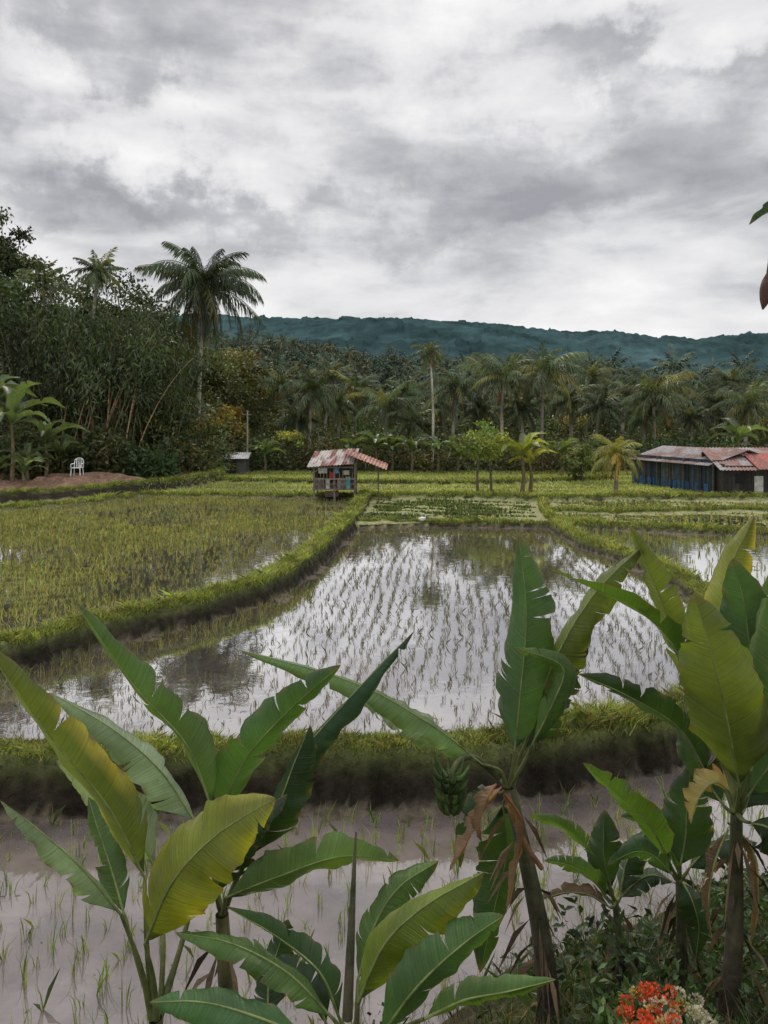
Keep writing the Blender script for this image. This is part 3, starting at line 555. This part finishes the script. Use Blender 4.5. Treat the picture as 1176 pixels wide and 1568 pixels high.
plant('banana_plant',(bx,by,gz(bx,by)),(1128,1245,5.9),.07,[
 dict(p=[(1132,1205,5.7),(1115,1110,5.5),(1092,1010,5.4),(1062,908,5.4)],w=130,c=OL,roll=.15,fold=.2,tears=1,edge=(.12,.17,.02)),
 dict(p=[(1140,1160,5.9),(1150,1050,5.9),(1142,940,5.9),(1122,855,5.9)],w=100,c=G2,roll=.25,tears=1),
 dict(p=[(1110,1110,6.1),(1098,980,6.1),(1115,880,6.1),(1155,790,6.1)],w=90,c=YG,roll=.25,edge=EY,tears=1),
 dict(p=[(1150,1180,5.6),(1180,1070,5.5),(1195,950,5.5),(1190,850,5.5)],w=95,c=G1,roll=-.3),
 dict(p=[(1100,1150,6.2),(1050,1020,6.2),(985,940,6.1),(838,870,6.0)],w=56,c=G1,roll=.8,tears=5,root=[(1125,1245,5.9),(1115,1190,6.1)]),
 dict(p=[(1085,1110,6.3),(1045,1010,6.3),(1005,900,6.3),(962,803,6.3)],w=62,c=OL,roll=.6,tears=4,root=[(1125,1245,5.9),(1110,1180,6.2)]),
 dict(p=[(1085,1190,6.0),(1040,1115,6.0),(960,1065,5.9),(885,1032,5.9)],w=56,c=DK,roll=.7,root=[(1125,1245,5.9),(1110,1210,6.0)],tears=5),
 dict(p=[(1145,1220,5.8),(1180,1170,5.7),(1220,1110,5.6),(1270,1060,5.6)],w=90,c=G2,roll=-.2),
 dict(p=[(1150,1260,5.6),(1180,1270,5.5),(1215,1310,5.5),(1240,1370,5.5)],w=80,c=DK,roll=.2),
 dict(p=[(1105,1230,6.2),(1080,1190,6.3),(1060,1140,6.3),(1070,1060,6.4)],w=70,c=DK,roll=.2),
 dict(p=[(1140,1240,6.2),(1160,1180,6.3),(1175,1100,6.3),(1180,1000,6.4)],w=90,c=DK,roll=.2),
 dict(p=[(1120,1235,6.0),(1150,1150,6.1),(1165,1060,6.1),(1172,930,6.2)],w=80,c=G1,roll=.5),
],5,extra=hang,stemc=(.05,.038,.03))
bx,by=2.08,7.0
plant('young_banana_plant',(bx,by,gz(bx,by)),(942,1380,7.0),.045,[
 dict(p=[(936,1360,6.9),(926,1320,6.85),(924,1285,6.85),(926,1240,6.9)],w=72,c=DK,roll=.1,tears=1),
 dict(p=[(930,1350,7.0),(900,1300,7.1),(860,1265,7.1),(808,1248,7.1)],w=30,c=G1,roll=.8),
 dict(p=[(930,1375,6.9),(905,1345,6.8),(870,1325,6.8),(833,1318,6.8)],w=34,c=G1,roll=.7),
 dict(p=[(950,1375,7.1),(975,1350,7.2),(1000,1340,7.2),(1030,1350,7.2)],w=36,c=DK,roll=.6),
 dict(p=[(935,1390,6.8),(900,1370,6.7),(860,1368,6.7),(815,1385,6.7)],w=32,c=np.array(BR)*.6,roll=.5,wave=.15,fold=.7),
 dict(p=[(950,1370,7.1),(960,1320,7.2),(985,1280,7.2),(1020,1260,7.2)],w=50,c=DK,roll=.4),
],6,stemc=(.05,.05,.03))
bx,by=2.5,6.75
plant('young_banana_plant',(bx,by,gz(bx,by)),(1040,1345,6.7),.05,[
 dict(p=[(1042,1325,6.6),(1050,1280,6.6),(1052,1230,6.6),(1058,1170,6.6)],w=85,c=DK,roll=.2),
 dict(p=[(1025,1320,6.6),(995,1265,6.5),(945,1215,6.5),(892,1168,6.5)],w=54,c=G1,roll=.6),
 dict(p=[(1055,1330,6.7),(1085,1300,6.7),(1120,1285,6.7),(1160,1290,6.7)],w=58,c=DK,roll=.5),
 dict(p=[(1030,1340,6.7),(1000,1310,6.7),(970,1305,6.7),(930,1325,6.7)],w=44,c=G2,roll=.5),
 dict(p=[(1040,1340,6.9),(1020,1290,6.9),(990,1260,7.0),(950,1250,7.0)],w=50,c=G2,roll=.5),
 dict(p=[(1045,1350,6.6),(1060,1380,6.5),(1070,1420,6.5),(1065,1470,6.5)],w=50,c=DK,roll=.3),
],7,stemc=(.05,.04,.03))
def blossom(g):
    pr=[petiole([S(1290,300,5.4),S(1230,300,5.3),S(1190,345,5.3),S(1176,420,5.3)],.025,.012,(.07,.07,.03))]
    V,Fq=tube(crom([S(1176,418,5.3),S(1174,445,5.3),S(1168,474,5.3)],10),[.010,.034,.045,.043,.03,.005],10);pr.append((V,Fq,(.085,.045,.03),1))
    build('banana_blossom',pr,[M_stalk,M_stalk],True,g)
bx,by=3.3,5.4
plant('banana_plant',(bx,by,gz(bx,by)),(1310,420,5.4),.1,[
 dict(p=[(1290,330,5.4),(1240,300,5.4),(1195,312,5.4),(1146,345,5.4)],w=50,c=(.03,.06,.04),roll=.9,tears=7,wave=.12),
 dict(p=[(1330,330,5.4),(1380,240,5.4),(1440,200,5.4),(1520,220,5.4)],w=120,c=G1,roll=.6),
 dict(p=[(1310,330,5.6),(1340,200,5.8),(1360,100,6.),(1400,0,6.2)],w=120,c=G2,roll=.3),
],8,extra=blossom)
def banana_far(name,base,h,n,seed,c,Ll):
    r=np.random.default_rng(seed);b=np.array(base,float);parts=[];cr=b+[0,0,h]
    V,Fq=tube([b-[0,0,.1],(b+cr)/2+[.1,0,0],cr],[.16,.12,.08],7);parts.append((V,Fq,(.14,.11,.06),1))
    for k in range(n):
        az=k*2.4+r.uniform(-.3,.3);e=r.uniform(.55,1.4);L=Ll*r.uniform(.8,1.1);o=np.array([math.cos(az),math.sin(az),0])
        p1=cr+(o*math.cos(e)+[0,0,math.sin(e)])*L*.35;p2=p1+(o*math.cos(e-.5)+[0,0,math.sin(e-.5)])*L*.35;p3=p2+(o*math.cos(e-1.2)+[0,0,math.sin(e-1.2)])*L*.35
        parts+=bleaf([cr,p1,p2,p3],L*.28,np.array(c)*r.uniform(.6,1.6),r.uniform(-.5,.5),.15,4,seed+k,ref=(0,0,1),n=14,ribr=.025)
    build(name,parts,[M_ban,M_stalk],True)
banana_far('banana_plant',(8.9,50.5,1),2.4,11,50,(.15,.18,.04),2.6)
banana_far('banana_plant',(9.6,51.5,1),1.8,9,53,(.16,.17,.035),2.0)
for q,(u,d,h,L) in enumerate([(18,51,4.0,3.6),(70,53,2.6,3.0),(-14,54,5,3.6),(95,56,1.6,2.4),(40,52,1.2,2.2),(600,71,1.8,2.4),(630,70,2,2.5),(670,70,1.8,2.3),(575,71,2.2,2.4),(235,64,2.0,2.8),(35,48,1.0,1.8),(860,66,1.8,2.2),(1130,68,2.8,2.8),(150,60,1.0,2.0),(700,70,1.4,2.0),(540,70,1.6,2.2),(405,69,1.6,2.2)]):
    x=(u-588)/FL*d;banana_far('banana_plant',(x,d,1.45 if u<250 else 1.),h,10,60+q*20,(.07,.105,.05),L)
# ---------------------------------------------------------------- buildings
def corr(p0,uv,vv,nc,amp,c1,c2,seed,pitch=.16):
    p0=np.array(p0,float);uv=np.array(uv,float);vv=np.array(vv,float);nn=nrm(np.cross(uv,vv));nr=8
    a,b=np.meshgrid(np.linspace(0,1,nc*4+1),np.linspace(0,1,nr+1),indexing='ij')
    V=p0+a[...,None]*uv+b[...,None]*vv+nn*(amp*np.sin(a*nc*2*np.pi))[...,None]
    f=fbm(a*9+seed,b*3,seed,3);sheet=np.random.default_rng(seed).random(40)[(a*7).astype(int)+8*(b>.5)]
    m=np.clip((f-.42)*5+(sheet-.5)*1.6,0,1)[...,None];C_=np.array(c1)*(1-m)+np.array(c2)*m
    I=np.arange(nc*4)[:,None]*(nr+1);J=np.arange(nr)[None]
    return V.reshape(-1,3),np.stack([I+J,I+J+1,I+nr+2+J,I+nr+1+J],-1).reshape(-1,4),C_.reshape(-1,3),0
def bx_(c,s,k,rz=0.): V,Fq=box(c,s,rz);return (V,Fq,np.array(k,float),0)
WD=(.11,.09,.075)
g=group('stilt_hut',(-2.9,48.,1.))
x0,x1,y0,y1=-4.2,-1.75,47.,49.4
build('posts',[bx_((x,y,1.9),(.10,.10,2.6),np.array(WD)*1.5) for x in(x0,(x0+x1)/2,x1) for y in(y0,y1)]+[bx_((-.35,y,1.9),(.07,.07,2.0),WD) for y in(y0,y1-.3)],[M_gen],False,g)
build('floor',[bx_(((x0+x1)/2,48.2,1.62),(2.6,2.6,.09),(.16,.13,.10)),bx_(((x0+x1)/2,46.88,2.25),(2.5,.05,.07),(.2,.17,.14)),bx_(((x0+x1)/2,46.88,1.95),(2.5,.05,.05),(.16,.13,.1))],[M_gen],False,g)
wl=[];
for k in range(12):
    wl.append(bx_((x0+.1+k*.2,y1-.05,2.3),(.18,.03,1.4),np.array([.05,.04,.035])*random.uniform(.5,1.5)))
for k in range(9):
    wl.append(bx_((x0+.02,y0+.2+k*.26,2.1),(.03,.22,1.05),np.array([.13,.11,.09])*random.uniform(.5,1.6)))
for k in (0,1,2,7,8,9,11):
    wl.append(bx_((x0+.12+k*.2,y0+.03,1.98),(.17,.03,.66),np.array([.14,.12,.10])*random.uniform(.4,1.8)))
build('walls',wl,[M_gen],False,g)
build('stored_goods',[bx_((-3.7,47.4,2.72),(.5,.3,.32),(.55,.56,.5),.2),bx_((-2.6,47.3,1.9),(.35,.3,.5),(.6,.58,.5),.5),bx_((-3.15,47.3,2.45),(.3,.2,.3),(.45,.07,.05),.1),bx_((-2.15,47.1,2.0),(.25,.2,.7),(.1,.32,.32)),bx_((-3.4,47.1,1.95),(.2,.25,.6),(.5,.5,.45),.4),bx_((-2.3,47.4,2.6),(.3,.25,.25),(.6,.58,.45),.7),bx_((-2.85,47.1,2.75),(.22,.2,.35),(.1,.25,.4),.3),bx_((-3.2,48,1.25),(.8,.4,.3),(.25,.2,.15),.2)],[M_gen],False,g)
build('roof',[corr((-4.6,46.6,2.98),(2.75,0,.18),(.35,1.6,.88),15,.03,(.46,.42,.39),(.20,.095,.07),3),corr((-4.3,49.9,2.9),(2.7,0,.15),(0,-1.6,.9),15,.025,(.20,.18,.17),(.12,.06,.05),4),
  corr((-2.3,46.5,3.78),(2.45,0,-.95),(.1,1.9,.25),13,.03,(.36,.20,.15),(.21,.09,.065),5)],[M_gen],False,g)
build('rafters',[bx_((-3.2,46.75,2.95),(2.7,.06,.08),WD),bx_((-1.1,46.7,3.2),(.06,.06,.5),WD)],[M_gen],False,g)
g=group('long_shed',(19,56,1))
A=np.array([18.7,58.5,1.]);B=np.array([21.2,50.2,1.]);wv=(B-A);pn=np.array([.957,.29,0])
wl=[];nn_=46
for k in range(nn_):
    p=A+wv*(k+.5)/nn_;c=np.array([.03,.04,.055])*random.uniform(.4,2.) if random.random()<.8 else np.array([.1,.1,.1])
    V,Fq=box((p[0],p[1],p[2]+1.15),(.03,.2,2.1),-math.atan2(wv[0],wv[1]));wl.append((V,Fq,c,0))
    if random.random()<.55: 
        V,Fq=box((p[0]-.04,p[1],p[2]+.3),(.02,.17,.65),-math.atan2(wv[0],wv[1]));wl.append((V,Fq,np.array([.03,.09,.2])*random.uniform(.5,1.4),0))
build('plank_wall',wl,[M_gen],False,g)
build('posts',[bx_(tuple(A+wv*t+np.array([-.12,0,1.])),(.08,.08,2.3),(.10,.09,.07)) for t in np.linspace(0,1,7)],[M_gen],False,g)
build('end_wall',[bx_((23.6,51.0,2.1),(4.8,.1,2.2),(.05,.05,.05),math.atan2(.29,.957))],[M_gen],False,g)
build('roof',[corr(A+np.array([-.5,.1,1.85]),wv*1.02,pn*3.1+np.array([0,0,.95]),44,.03,(.30,.275,.27),(.22,.15,.13),8),corr(A+pn*5.6+np.array([-.0,.2,1.85]),wv*1.02,-pn*2.9+np.array([0,0,.95]),44,.03,(.3,.28,.27),(.2,.12,.10),9)],[M_gen],False,g)
g=group('farm_house',(24,50,1))
wl=[]
for k in range(30):
    wl.append(bx_((21.5+k*.25,49.3,1.95),(.23,.05,1.9),np.array([.05,.045,.042])*random.uniform(.5,1.7)))
build('front_wall',wl,[M_gen],False,g)
build('side_wall',[bx_((21.4,51,2.),(.08,3.4,2.),(.05,.045,.04)),bx_((29,51,2.),(.08,3.4,2.),(.05,.045,.04)),bx_((25.2,52.8,2.3),(7.6,.08,2.6),(.05,.045,.04))],[M_gen],False,g)
build('door',[bx_((23.55,49.24,1.65),(.55,.05,1.2),(.6,.6,.57)),bx_((24.6,49.24,2.1),(.7,.04,.7),(.02,.02,.025)),bx_((22.4,49.24,2.1),(.6,.04,.6),(.02,.02,.025))],[M_gen],False,g)
build('roof',[corr((20.9,48.7,2.65),(9,0,0),(.4,4.3,1.25),40,.03,(.27,.245,.24),(.22,.12,.10),12),corr((23.2,48.5,2.72),(2.2,0,0),(.3,2.9,.9),11,.03,(.33,.10,.08),(.22,.1,.08),13)],[M_gen],False,g)
g=group('small_shack',(-13.0,69,1))
build('walls',[bx_((-13.0,69.5,1.7),(1.8,1.6,1.4),(.12,.12,.11)),bx_((-13.2,68.68,1.6),(.5,.03,1.1),(.03,.03,.03))],[M_gen],False,g)
build('roof',[corr((-14.2,68.3,2.35),(2.4,0,0),(0,1.3,.5),12,.02,(.55,.55,.55),(.4,.4,.4),15),corr((-14.2,70.8,2.35),(2.4,0,0),(0,-1.25,.5),12,.02,(.5,.5,.5),(.4,.4,.4),16)],[M_gen],False,g)
V,Fq=tube([(-12.2,70,.8),(-12.2,70,4),(-12.2,70,6.6)],[.09,.08,.07],8)
build('utility_pole',[(V,Fq,(.30,.28,.24),0),bx_((-12.2,70,6.2),(.7,.08,.1),(.2,.18,.15))],[M_gen])
ch=[];c0=np.array([-20.6,52.6,1.6]);W_=(.75,.75,.74)
c0[2]=gz(c0[0],c0[1])+.05
for sx in(-.28,.28):
    for sy in(-.25,.25): V,Fq=tube([c0+[sx*1.15,sy*1.2,-.1],c0+[sx,sy,.45]],.035,6);ch.append((V,Fq,W_,0))
    V,Fq=tube([c0+[sx*1.15,-.28,.7],c0+[sx*1.15,.2,.72],c0+[sx,.28,.7]],.035,6);ch.append((V,Fq,W_,0))
    V,Fq=tube([c0+[sx*1.1,-.26,.45],c0+[sx*1.15,-.27,.7]],.03,6);ch.append((V,Fq,W_,0))
ch.append(bx_(tuple(c0+[0,0,.45]),(.6,.56,.05),W_));V,Fq=tube(crom([c0+[-.3,.27,.45],c0+[-.27,.35,.95],c0+[0,.38,1.08],c0+[.27,.35,.95],c0+[.3,.27,.45]],14),.035,6);ch.append((V,Fq,W_,0))
for sx in(-.15,0,.15): ch.append(bx_(tuple(c0+[sx,.33,.74]),(.07,.03,.56),W_))
build('plastic_chair',ch,[M_gen])
e0=np.array([1.85,37.7,.93]);eg=[];WH=(.7,.7,.66);k_=.8
def E(x,y,z): return e0+np.array([x,y,z])*k_
V,Fq=tube(crom([E(-.26,0,.18),E(-.14,0,.15),E(.03,0,.15),E(.16,0,.2)],10),[.01,.06,.10,.11,.09,.04],10);eg.append((V,Fq,WH,0))
V,Fq=tube(crom([E(.13,0,.2),E(.19,0,.28),E(.18,0,.34),E(.22,0,.37)],10),[.05,.03,.028,.036],8);eg.append((V,Fq,WH,0))
V,Fq=tube([E(.22,0,.37),E(.31,0,.355)],[.02,.008],6);eg.append((V,Fq,(.5,.3,.05),0))
for s in(-.04,.04):
    V,Fq=tube([E(.02,s,.1),E(.03,s,.04),E(.02,s,-.04)],.012,5);eg.append((V,Fq,(.4,.22,.05),0))
build('white_duck',eg,[M_gen],True)
# ---------------------------------------------------------------- near bank undergrowth
n=38000;x=rng.uniform(-4,8,n);y=rng.uniform(4.,11.5,n);ey=np.interp(x,EDGE[:,0],EDGE[:,1]);k=(y<ey+.1)&(x<.55*y+.6)&(x>-.55*y-.6)
x=x[k];y=y[k];z,_,_,_=terrain(x,y);f=fbm(x*1.5,y*1.5,71)
c=np.array([.04,.062,.018])*(.2+1.8*f[:,None])*rng.uniform(.4,1.7,(len(x),1));dry=rng.random((len(x),1))<.25;c=np.where(dry,np.array([.15,.12,.07])*rng.uniform(.3,1.3,(len(x),1)),c)
V,Fa,cc=blades(np.stack([x,y,z-.02],1),(.05+.24*rng.random(len(x)))*(.3+1.4*f),.009,c,1.4)
build('bank_grass',[(V,Fa,cc,0)],[M_grass])
n=18000;x=rng.uniform(-.5,7,n);y=rng.uniform(4.5,11,n);ey=np.interp(x,EDGE[:,0],EDGE[:,1]);f=fbm(x*1.1+3,y*1.1,73);k=(y<ey-.15)&(f>.46)&(x<.55*y+.6)
x=x[k];y=y[k];f=f[k];z,_,_,_=terrain(x,y);h=(f-.44)*2.6*rng.random(len(x))
P=np.stack([x,y,z+h],1);V,Fa,cc=leaves(P,rng.normal(size=P.shape)+[0,0,.3],.10*rng.uniform(.5,1.5,len(x)),.05,np.array([.024,.044,.014])*rng.uniform(.3,1.7,(len(x),1)),.2)
build('weeds',[(V,Fa,cc,0)],[M_fol])
c0=S(1015,1570,5.6);parts=[];r=rng
n=1800;P=c0+r.normal(size=(n,3))*[.22,.2,.12]+[0,0,-.12];V,Fa,cc=leaves(P,r.normal(size=(n,3))+[0,0,.5],.09*r.uniform(.6,1.3,n),.04,np.array([.045,.08,.022])*r.uniform(.5,1.5,(n,1)),.1);parts.append((V,Fa,cc,0))
for k in range(60):
    a=np.array([r.uniform(-.3,.36),r.uniform(-.25,.15),0]);a[2]=.15-.9*a[0]**2+r.normal()*.03
    q=r.random()
    fc=(.58,.10,.04) if a[0]<.16 and q<.72 else ((.5,.47,.38) if q<.85 else (.45,.36,.14))
    m=60;pp=nrm(r.normal(size=(m,3)))*[.036,.036,.024]+c0+a
    V,Fa,cc=leaves(pp,pp-(c0+a)+[0,0,.02],.024,.018,np.array(fc)*r.uniform(.4,1.,(m,1)));parts.append((V,Fa,cc,0))
for k in range(10):
    a=r.normal(size=3)*[.14,.12,0];V,Fq=tube([c0+a-[a[0]*.5,0,.7],c0+a],[.012,.006],5);parts.append((V,Fq,(.08,.06,.04),1))
build('ixora_shrub',parts,[M_fol,M_bark])
# ---------------------------------------------------------------- sky & light
w=bpy.data.worlds.new('World');scene.world=w;w.use_nodes=True;nt=w.node_tree;nt.nodes.clear();l=nt.links.new
SE,SA=math.radians(48),math.radians(-18)
sky=N(nt,'ShaderNodeTexSky',sky_type='NISHITA');sky.sun_disc=False;sky.sun_elevation=SE;sky.sun_rotation=SA;sky.air_density=1.;sky.dust_density=2.
tc=N(nt,'ShaderNodeTexCoord');sep=N(nt,'ShaderNodeSeparateXYZ');l(tc.outputs['Generated'],sep.inputs[0])
def MATH(op,a,b=None,c=None,clamp=False):
    n=N(nt,'ShaderNodeMath',operation=op);n.use_clamp=clamp
    for i,v in enumerate((a,b,c)):
        if v is None: continue
        if isinstance(v,(int,float)): n.inputs[i].default_value=v
        else: l(v,n.inputs[i])
    return n.outputs[0]
zc=MATH('MAXIMUM',sep.outputs['Z'],0.);den=MATH('ADD',zc,.30)
cx=MATH('DIVIDE',sep.outputs['X'],den);cy=MATH('DIVIDE',sep.outputs['Y'],den)
cmb=N(nt,'ShaderNodeCombineXYZ');l(cx,cmb.inputs[0]);l(cy,cmb.inputs[1])
def NOI(vec,scale,detail,rough,off=(0,0,0),sc=(1,1,1),dist=0.):
    mp=N(nt,'ShaderNodeMapping');mp.inputs['Location'].default_value=off;mp.inputs['Scale'].default_value=sc;l(vec,mp.inputs[0])
    n=N(nt,'ShaderNodeTexNoise',ins={'Scale':scale,'Detail':detail,'Roughness':rough,'Distortion':dist});l(mp.outputs[0],n.inputs['Vector']);return n
n1=NOI(cmb.outputs[0],1.6,9.,.55,(3.1,1.7,0),(.8,1.1,1),.3).outputs['Fac']
n2=NOI(tc.outputs['Generated'],6.5,9.,.54,(7,2,1.3),(.75,.75,2.2),.25).outputs['Fac']
n4=NOI(tc.outputs['Generated'],17.,7.,.55,(1,5,.3),(.7,.7,1.8),.2).outputs['Fac']
wr=NOI(tc.outputs['Generated'],6.,7.,.62)
ws=N(nt,'ShaderNodeVectorMath',operation='SUBTRACT',ins={1:(.5,.5,.5)});l(wr.outputs['Color'],ws.inputs[0])
wm=N(nt,'ShaderNodeVectorMath',operation='SCALE',ins={'Scale':.36});l(ws.outputs[0],wm.inputs[0])
wa=N(nt,'ShaderNodeVectorMath',operation='ADD');l(tc.outputs['Generated'],wa.inputs[0]);l(wm.outputs[0],wa.inputs[1])
def blob(u,v,ru,rv,amp):
    d=nrm(np.array([(u-588)/1200,1,(640-v)/1200]))
    s=N(nt,'ShaderNodeVectorMath',operation='SUBTRACT',ins={1:tuple(d)});l(wa.outputs[0],s.inputs[0])
    m=N(nt,'ShaderNodeVectorMath',operation='MULTIPLY',ins={1:(1200/ru,1.5,1200/rv)});l(s.outputs[0],m.inputs[0])
    ln=N(nt,'ShaderNodeVectorMath',operation='LENGTH');l(m.outputs[0],ln.inputs[0])
    mr=N(nt,'ShaderNodeMapRange',interpolation_type='SMOOTHSTEP',ins={'From Min':0.,'From Max':1.,'To Min':amp,'To Max':0.});l(ln.outputs['Value'],mr.inputs['Value']);return mr.outputs['Result']
tot=MATH('ADD',MATH('MULTIPLY',n1,.35),MATH('MULTIPLY_ADD',n2,.75,-.13));tot=MATH('MULTIPLY_ADD',n4,.25,tot);tot=MATH('ADD',tot,-.05)
for bb in [(260,180,300,100,.20),(640,60,380,140,.23),(1000,20,300,80,.14),(700,320,400,75,-.13),(1000,235,300,90,-.09),(200,285,420,60,-.14),(60,50,300,90,-.14),(1050,110,220,45,-.10),(820,180,200,50,.05),(480,20,120,50,-.06),(900,330,300,50,-.04)]:
    tot=MATH('ADD',tot,blob(*bb))
hz=N(nt,'ShaderNodeMapRange',interpolation_type='SMOOTHSTEP',ins={'From Min':.08,'From Max':.25,'To Min':.20,'To Max':0.});l(zc,hz.inputs['Value'])
tot=MATH('ADD',tot,hz.outputs['Result'])
ramp=N(nt,'ShaderNodeValToRGB');cr=ramp.color_ramp
cr.elements[0].position=.30;cr.elements[0].color=(.35,.355,.385,1);cr.elements[1].position=.80;cr.elements[1].color=(.97,.965,.96,1)
e=cr.elements.new(.45);e.color=(.50,.505,.53,1);e=cr.elements.new(.60);e.color=(.77,.77,.785,1)
l(tot,ramp.inputs[0])
zb=N(nt,'ShaderNodeMapRange',interpolation_type='SMOOTHSTEP',ins={'From Min':.48,'From Max':.80,'To Min':10.,'To Max':27.});l(zc,zb.inputs['Value'])  # out-of-view zenith brightened to add light over the whole scene
vs=N(nt,'ShaderNodeVectorMath',operation='SCALE');l(ramp.outputs[0],vs.inputs[0]);l(zb.outputs['Result'],vs.inputs['Scale'])
mx=N(nt,'ShaderNodeMix',data_type='RGBA');mx.inputs[0].default_value=.97;l(sky.outputs[0],mx.inputs[6]);l(vs.outputs[0],mx.inputs[7])
bg=N(nt,'ShaderNodeBackground',ins={'Strength':.1});l(mx.outputs[2],bg.inputs[0]);wo=N(nt,'ShaderNodeOutputWorld');l(bg.outputs[0],wo.inputs[0])
sl=bpy.data.lights.new('sun','SUN');sl.energy=1.5;sl.angle=math.radians(10.5);sl.color=(1,.90,.76);so=bpy.data.objects.new('sun',sl);col.objects.link(so)
from mathutils import Vector
sd=Vector((math.sin(SA)*math.cos(SE),math.cos(SA)*math.cos(SE),math.sin(SE)));so.rotation_euler=sd.to_track_quat('Z','Y').to_euler();so.location=(0,0,30)
cd=bpy.data.cameras.new('camera');cd.sensor_fit='VERTICAL';cd.sensor_height=36;cd.lens=1200/1568*36;cd.shift_y=-144/1568;cd.clip_end=12000;cd.clip_start=.05
co=bpy.data.objects.new('camera',cd);co.location=(0,0,EYE);co.rotation_euler=(math.pi/2,0,0);col.objects.link(co);scene.camera=co
scene.view_settings.view_transform='Standard';scene.view_settings.look='None';scene.view_settings.exposure=0
